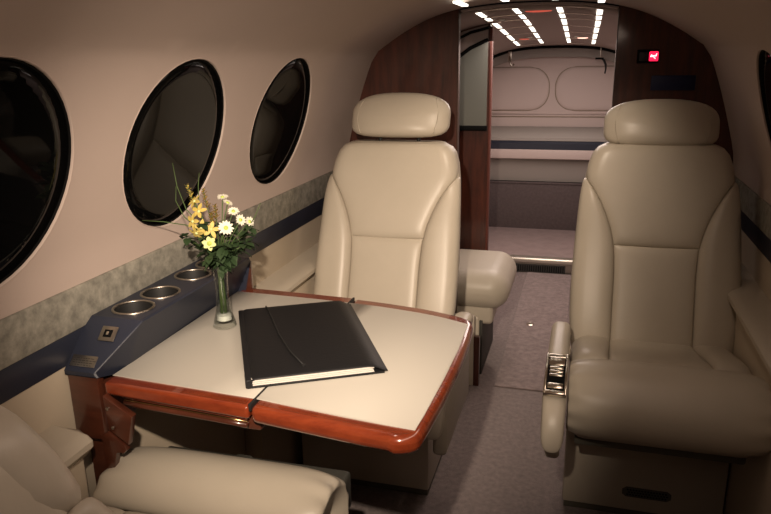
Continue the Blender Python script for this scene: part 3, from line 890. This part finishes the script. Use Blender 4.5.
def cushion(root, hwid=0.203):
    cu = box('seat_cushion', -hwid+.008, hwid-.008, -0.39, 0.02, 0.350, 0.445, 'leather', root, 0.03, 4)
    YB = -0.262
    up = Vector((0, 0, 1))
    pillow('seat_panel', lambda s, t: Vector(((2*s-1)*(0.105+.012*t), YB*t+0.005, ctop(YB*t)-.012)), lambda s, t: up, 0.012, 'leather', cu, 16, 18, 10, 0.03, 0.0,
           wrinkle=lambda s, t: 0.0012*math.sin(18*s+3*t)*sm(t)*sm(1-t))
    for sd in (-1, 1):
        def P(s, t):
            a, b = 0.105+.012*t, hwid
            x = a+(b-a)*s
            z = ctop(YB*t)-.012-roll(b-x, 0.05)
            return Vector((sd*x, YB*t+0.005, z))
        pillow('side_bolster', P, lambda s, t: Vector((sd*(0.1+.7*s*s), 0, 1)).normalized(), 0.024, 'leather', cu, 14, 20, 4, 0.03, 0.0)
    # big rolled front, gathered at its ends
    def ang(t): return math.radians(-100+ (1-t)*0)  # unused
    R_ = 0.073; cy, cz = YB-0.092, ctop(YB)-0.064
    def Pr(s, t):
        # t 0 at the rear seam, 1 under the front
        a = math.radians(118-215*t)
        xx = (2*s-1)
        r = R_*(1-0.06*xx**4)
        y = cy+math.cos(a)*r*1.12*(-1 if False else 1)
        y = cy-math.sin(a-PI/2)*r*1.12*-1 if False else cy - math.cos(PI-a)*-1*r*0
        yy = cy+r*1.15*math.cos(a)
        return Vector((xx*(hwid+.004)*(1-.02*abs(math.cos(a))), -(yy-cy)*-1*0+cy-(r*1.15)*math.cos(PI-a)*-1*0+(-r*1.15*math.sin(math.radians(-28+215*t)-0) if False else 0), cz)) if False else Vector((xx*(hwid+.002), cy-r*1.15*math.sin(math.radians(-62+200*t)), cz+r*math.cos(math.radians(-62+200*t))))
    def Nr(s, t):
        b = math.radians(-62+200*t); xx = 2*s-1
        return Vector((0.5*xx**5, -math.sin(b), math.cos(b))).normalized()
    def wr(s, t):
        e = min(s, 1-s)
        return 0.0028*math.sin(46*t)*math.exp(-(e/0.07)**1.3)*sm(e/0.012)*sm(t*6)*sm((1-t)*6)
    pillow('front_roll', Pr, Nr, 0.020, 'leather', cu, 54, 60, 8, 0.062, 0.0, wrinkle=wr)
    return cu
def armrest(root, sd, control=True, zoff=0.0):
    """sd: side of the seat on which it stands"""
    a = empty('armrest'); a.parent = root
    x0 = 0.272 if sd > 0 else -0.232
    wd = 0.024
    # centreline in y,z: from rear top to the front and down
    path = [(-0.115, .538, .026, 0.85), (-0.14, .546, .038, 1.0), (-0.20, .549, .042, 1.0), (-0.30, .549, .042, 1.0), (-0.38, .546, .042, 1.05), (-0.44, .534, .042, 1.08), (-0.49, .512, .042, 1.08), (-0.525, .482, .038, 1.0), (-0.542, .448, .032, 1.0), (-0.547, .420, .022, .9), (-0.545, .405, .006, .5)]
    path = [(a_, b_+zoff, c_, d_) for a_, b_, c_, d_ in path]
    bm = bmesh.new(); rings = []
    n = 20
    for i, (y, z, th, sc) in enumerate(path):
        a0 = path[max(0, i-1)]; a1 = path[min(len(path)-1, i+1)]
        t = Vector((0, a1[0]-a0[0], a1[1]-a0[1])).normalized()
        nr = Vector((1, 0, 0)).cross(t)
        if nr.z < 0 and i < 4: nr = -nr
        if nr.dot(Vector((0, -1, 1))) < 0: nr = -nr
        ring = []
        for k in range(n):
            q = 2*PI*k/n; c, s_ = math.cos(q), math.sin(q)
            e = 3.0; rr = (abs(c)**e+abs(s_)**e)**(-1/e)
            ring.append(bm.verts.new(Vector((x0+c*rr*wd*sc, y, z))+nr*(s_*rr*th/2-th/2)))
        rings.append(ring)
    for A, B_ in zip(rings, rings[1:]):
        for k in range(n): bm.faces.new((A[k], A[(k+1) % n], B_[(k+1) % n], B_[k]))
    bm.faces.new(rings[0]); bm.faces.new(rings[-1])
    pad = bmo('armrest_pad', bm, 'leather', a, True)
    md = pad.modifiers.new('smooth', 'SUBSURF'); md.levels = 1; md.render_levels = 2
    # inner support
    box('armrest_support', x0-0.016, x0+0.016, -0.46, -0.14, 0.34, 0.515, 'leather', a, 0.01, 3)
    if control:
        c = empty('control_panel'); c.parent = a
        mt = Matrix.Translation((x0, -0.428, 0.5385+zoff)) @ Matrix.Rotation(math.radians(17), 4, 'X') @ Matrix.Scale(0.88, 4)
        c.matrix_local = mt
        bm = bmesh.new()
        for sx in (-1, 1): add_box(bm, sx*0.024-.003, sx*0.024+.003, -0.085, 0.062, -0.004, 0.006, 0.0015)
        add_box(bm, -0.026, 0.026, 0.05, 0.062, -0.004, 0.004, 0.0015)
        add_box(bm, -0.026, 0.026, -0.085, -0.073, -0.004, 0.006, 0.0015)
        bmo('chrome_frame', bm, 'chrome', c, True, 40)
        box('black_tray', -0.022, 0.022, -0.075, 0.052, -0.004, 0.001, 'black', c, 0.0)
        box('chrome_lid', -0.020, 0.020, 0.018, 0.050, 0.0, 0.005, 'chrome', c, 0.002)
        for k in range(3): box('button', -0.017, 0.017, 0.003-k*0.013, 0.012-k*0.013, 0.0, 0.0065, 'chrome', c, 0.002)
        box('latch', -0.019, 0.019, -0.066, -0.048, 0.0, 0.007, 'chrome', c, 0.003)
    return a
def base(root, vent=True, arm=0):
    b = box('seat_base', -0.205, 0.20 if arm < 1 else 0.178, -0.14, 0.10, 0.02, 0.36, 'leather', root, 0.008)
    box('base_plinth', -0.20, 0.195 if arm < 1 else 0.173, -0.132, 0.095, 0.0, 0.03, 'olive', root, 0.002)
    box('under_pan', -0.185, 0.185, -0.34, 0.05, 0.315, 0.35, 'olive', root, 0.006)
    if vent:
        v = empty('vent_grille'); v.parent = root; v.location = (0.01, -0.1405, 0.080); v.scale = (0.85, 1, 0.8)
        prism('grille_plate', [(-.072, -.010), (-.060, -.019), (.060, -.019), (.072, -.010), (.072, .008), (.060, .017), (-.060, .017), (-.072, .008)], 'y', -0.002, 0.001, 'olive', v, 0)
        for r_ in range(3):
            for k in range(14):
                lathe('grille_hole', [(0.0032, 0), (0.0032, 0.0008)], 'black', v, 6, Matrix.Translation((-0.056+k*0.0086+(r_ % 2)*.004, -0.002, -0.010+r_*0.009)) @ Matrix.Rotation(PI/2, 4, 'X'))
    return b
def seat(label, loc, rz, arm_side, vent=False, control=True, dz=0.0, group='cream leather cabin seats'):
    t = thing('cabin_seat', label, 'seat', loc, rz, group)
    backrest(t); headrest(t, dz); cushion(t)
    if arm_side: armrest(t, arm_side, control, 0.024 if arm_side > 0 else 0.0)
    base(t, vent, arm_side)
    if not arm_side: return t
    # belt end in the gap between arm and cushion
    s = arm_side
    tube('seat_belt', [(s*0.212, -0.02, 0.46), (s*0.214, -0.08, 0.475), (s*0.213, -0.16, 0.485), (s*0.214, -0.22, 0.47)], 0.006, 'olive', t, 8)
    box('belt_buckle', s*0.213-.007, s*0.213+.007, -0.215, -0.17, 0.474, 0.494, 'chrome', t, 0.002)
    return t
seat('olive cream leather armchair on the right, chrome controls in its armrest', (0.202, 1.86, 0), 0, -1, True, dz=-0.006)
seat('brightly lit cream leather armchair on the left, behind the table', (-0.545, 1.81, 0), 0, 1, False, dz=0.016)
ns = seat('near cream leather seat in the lower left corner, facing the table', (-0.567, 0.565, 0), PI+0.01, 0, False)
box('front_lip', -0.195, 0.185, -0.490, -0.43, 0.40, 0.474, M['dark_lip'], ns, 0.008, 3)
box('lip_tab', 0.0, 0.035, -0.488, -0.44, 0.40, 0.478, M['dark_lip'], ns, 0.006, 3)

# ---------------------------------------------------------------- aft side seat in the doorway
ls = thing('side_bench', 'cream padded side seat beyond the left armchair, poking into the aisle', 'seat', (-0.55, 2.68, 0))
bm = bmesh.new(); add_box(bm, -0.22, 0.308, -0.205, 0.20, 0.260, 0.420, 0.079, 8)
bmo('seat_cushion', bm, 'leather', ls, True)
box('cushion_skirt', -0.21, 0.250, -0.175, 0.18, 0.205, 0.30, 'leather', ls, 0.02, 4)
box('seat_base', -0.20, 0.20, -0.18, 0.17, 0.0, 0.24, 'leather', ls, 0.01, 3)
box('wood_side', 0.20, 0.212, -0.18, 0.17, 0.0, 0.225, 'dark_lip', ls, 0.002)
fp = thing('base_panel', 'low cream panel with a dark wooden edge behind the left armchair', 'panel', (-0.40, 2.405, 0))
box('panel_board', -0.03, 0.045, -0.010, 0.012, 0.0, 0.28, 'leather', fp, 0.003)
box('wooden_edge', 0.045, 0.066, -0.010, 0.012, 0.0, 0.20, 'wood_dark', fp, 0.002)

# ---------------------------------------------------------------- vase and flowers
VX, VY, VZ = -0.682, 1.178, TZ+0.0016
vs_ = thing('bud_vase', 'slim clear glass bud vase with flowers on the table', 'vase', (VX, VY, VZ))
lathe('vase_glass', [(0.0005, 0.0), (0.021, 0.0), (0.0235, 0.003), (0.022, 0.010), (0.0155, 0.035), (0.0125, 0.070), (0.0135, 0.105), (0.017, 0.130), (0.0185, 0.137),
                     (0.0170, 0.137), (0.0155, 0.130), (0.0118, 0.105), (0.0108, 0.070), (0.0135, 0.036), (0.017, 0.016), (0.0005, 0.013)], 'glass', vs_, 28, cap=False)
lathe('gel_beads', [(0.0005, 0.0135), (0.0160, 0.0165), (0.0150, 0.026), (0.0005, 0.028)], 'water', vs_, 20, cap=False)
def petal(bm, c, dirv, nrm, L, W, droop=0.0, n=4):
    """leaf-shaped blade from c along dirv with thickness"""
    d = dirv.normalized(); s = d.cross(nrm).normalized(); nn = s.cross(d).normalized()
    rows = []
    for i in range(n+1):
        t = i/n; wv = W*(math.sin(PI*min(1, (t*0.92+0.08)))**0.7)
        p = c+d*L*t-nn*droop*t*t*L
        rows.append((p-s*wv/2, p-nn*W*0.08, p+s*wv/2))
    R = [[bm.verts.new(q) for q in r] for r in rows]; R2 = [[bm.verts.new(q-nn*0.0004) for q in r] for r in rows]
    for i in range(n):
        for k in range(2):
            bm.faces.new((R[i][k], R[i][k+1], R[i+1][k+1], R[i+1][k]))
            bm.faces.new((R2[i][k], R2[i+1][k], R2[i+1][k+1], R2[i][k+1]))
def stem_pts(tip, k):
    a = k*2.4; b = Vector((0.006*math.cos(a), 0.006*math.sin(a), 0.030))
    neck = Vector((0.005*math.cos(a+1), 0.005*math.sin(a+1), 0.125))
    m_ = neck+(tip-neck)*0.5+Vector((0, 0, 0.012))
    if k > 7 and k % 3: b = neck*.7+b*.3
    return [b, b*.5+neck*.5, neck, m_, tip]
cnt = [0]
def flower(name, lab, tip, nrm, m_p, m_c, npet, L, W, rc, group, droop=.15):
    cnt[0] += 1
    t = thing(name, lab, 'flower', (VX, VY, VZ), 0, group)
    tip = Vector(tip); nrm = Vector(nrm).normalized()
    tube('stem', stem_pts(tip, cnt[0]), 0.0011, 'stem', t, 6)
    bm = bmesh.new(); u = nrm.orthogonal().normalized(); v = nrm.cross(u)
    for k in range(npet):
        a = 2*PI*k/npet+random.uniform(-.1, .1)
        d = u*math.cos(a)+v*math.sin(a)+nrm*0.25
        petal(bm, tip+d*rc*.6, d, nrm, L*random.uniform(.85, 1.1), W, droop)
    bmo('petals', bm, m_p, t, True)
    q = nrm.to_track_quat('Z', 'Y').to_matrix().to_4x4()
    lathe('flower_centre', [(0.0003, 0.003), (rc*.8, 0.002), (rc, 0.0), (rc*.6, -0.003), (0.0003, -0.004)], m_c, t, 10, Matrix.Translation(tip) @ q, False)
    return t
cd = (CAM-Vector((VX, VY, 0.9))).normalized()   # flowers look roughly toward the cabin
face = Vector((0.5, -0.75, 0.45))
# frame for placing blooms: R = to the right along the picture-side of the bouquet, built in plan
R_ = Vector((0.93, 0.36, 0)); Fd = Vector((0.36, -0.93, 0))
def at(r, z, f=0.0): return R_*r+Fd*f+Vector((0, 0, z))
flower('white_daisy', 'largest white daisy with a lime centre, in the middle right of the bouquet', at(0.022, 0.212, 0.03), face, 'white', 'lime', 13, 0.0125, 0.0055, 0.005, 'white daisies in the vase')
flower('white_daisy', 'white daisy at the right, just above the dark leaves', at(0.048, 0.222, 0.01), (0.8, -0.4, .4), 'white', 'lime', 12, 0.0095, 0.0045, 0.004, 'white daisies in the vase')
flower('white_daisy', 'white daisy furthest right in the bouquet', at(0.064, 0.216, 0.0), (0.9, -0.3, .5), 'white', 'lime', 12, 0.009, 0.0045, 0.004, 'white daisies in the vase')
flower('white_daisy', 'white daisy above and right of the largest one', at(0.036, 0.240, 0.012), (0.4, -0.5, .8), 'white', 'lime', 12, 0.0095, 0.0045, 0.004, 'white daisies in the vase')
flower('white_daisy', 'topmost white daisy of the bouquet', at(0.016, 0.266, 0.0), (0.1, -0.3, 1), 'white', 'lime', 12, 0.010, 0.0045, 0.004, 'white daisies in the vase')
flower('white_daisy', 'white daisy seen edge-on below the topmost one', at(0.026, 0.256, 0.008), (0.6, 0.0, 1), 'white', 'lime', 12, 0.009, 0.0045, 0.004, 'white daisies in the vase')
flower('green_daisy', 'pale green flower low in front, against the dark leaves', at(-0.010, 0.185, 0.04), (0.3, -0.9, .35), 'palegreen', 'lime', 6, 0.011, 0.009, 0.005, None)
for k, (r, z, f_, nr, lab) in enumerate([(-0.040, 0.226, .025, (-.3, -.8, .2), 'yellow flower furthest left in the bouquet'), (-0.024, 0.214, .03, (.3, -.8, -.1), 'drooping yellow flower in the middle of the bouquet'),
                                         (-0.028, 0.244, .02, (0, -.7, .5), 'yellow flower with a pale throat, upper left'), (-0.036, 0.262, .01, (-.3, -.5, .6), 'yellow flower highest on the left side'),
                                         (-0.006, 0.210, .03, (.4, -.7, .2), 'small yellow green flower beside the largest white daisy'), (-0.034, 0.204, .03, (-.1, -.8, -.5), 'yellow bud hanging below the left flowers')]):
    flower('yellow_flower', lab, at(r, z, f_), nr, 'yellow', 'palegreen', 5, 0.0145, 0.008, 0.0035, 'yellow flowers in the vase', .35)
for k, (r, z, f_, lab) in enumerate([(-0.050, 0.292, 0, 'tall ochre flower spike on the left'), (-0.022, 0.282, -.01, 'ochre flower spike right of the tall one'), (0.0, 0.252, 0, 'brownish flower spike in the middle of the bouquet'), (-0.006, 0.240, .015, 'short brown spike above the pale green flower')]):
    cnt[0] += 1
    t = thing('flower_spike', lab, 'flower', (VX, VY, VZ), 0, 'ochre flower spikes in the vase')
    tip = at(r, z, f_); sp = stem_pts(tip, cnt[0]); tube('stem', sp, 0.001, 'stem', t, 6)
    bm = bmesh.new()
    for q in range(22):
        u = q/21; c = sp[-1]*(u)+(sp[-1]*.4+sp[-2]*.6)*(1-u); a = q*2.4
        petal(bm, c, Vector((math.cos(a), math.sin(a), 1.1)), Vector((0, 0, 1)), 0.010*(1.1-u*.5), 0.0045, .2, 2)
    bmo('florets', bm, 'brownp' if k else 'yellow', t, True)
leaf_labs = ['dark leafy sprig low on the left of the bouquet', 'dark leafy sprig low in front of the bouquet', 'dark leafy sprig low on the right of the bouquet', 'dark leafy sprig behind the daisies',
             'dark leafy sprig under the yellow flowers', 'dark leafy sprig above the vase mouth', 'dark leafy sprig behind the vase neck', 'dark leafy sprig leaning right over the table']
for k, (r, z, f_) in enumerate([(-0.045, 0.180, .01), (-0.008, 0.155, .04), (0.046, 0.170, .02), (0.02, 0.19, -.02), (-0.022, 0.20, .02), (0.012, 0.17, .03), (-0.01, 0.19, -.03), (0.052, 0.19, .0)]):
    cnt[0] += 1
    t = thing('leafy_sprig', leaf_labs[k], 'leaves', (VX, VY, VZ), 0, 'dark leafy sprigs in the vase')
    tip = at(r, z, f_); sp = stem_pts(tip, cnt[0]); tube('stem', sp, 0.0011, 'stem', t, 6)
    bm = bmesh.new()
    for q in range(34):
        u = q/25; c = sp[-1]*u+sp[2]*(1-u)
        a = random.uniform(0, 2*PI)
        d = Vector((math.cos(a), math.sin(a), random.uniform(-.35, .6)))
        petal(bm, c, d, Vector((0, 0, 1)), random.uniform(.017, .027), random.uniform(.012, .016), .5, 4)
    bmo('leaves', bm, 'leaf', t, True)
for k, (pts, lab) in enumerate([([(-0.02, .20), (-.055, .245), (-.068, .29), (-.072, .335)], 'longest thin grass blade rising on the left of the bouquet'),
                                ([(-0.02, .19), (-.06, .23), (-.073, .262), (-.070, .290)], 'thin curved grass blade left of the yellow flowers'),
                                ([(-0.02, .20), (-.06, .214), (-.10, .222), (-.14, .226)], 'thin grass blade reaching far left across the window'),
                                ([(0.03, .17), (.055, .195), (.075, .225), (.088, .252)], 'thin grass blade leaning right past the daisies'),
                                ([(-0.02, .20), (-.03, .25), (-.028, .29), (-.024, .315)], 'thin upright grass blade above the yellow flowers')]):
    cnt[0] += 1
    P_ = [at(a, b, 0.0) for a, b in pts]
    o = tube('grass_blade', [Vector((0.002, 0, .03)), Vector((0, 0, .125))]+P_, [.0008, .0012, .0012, .0011, .0009, .0005], 'stem', None, 6)
    o.location = (VX, VY, VZ)
    tag(o, lab, 'grass', 'thin grass blades in the vase')
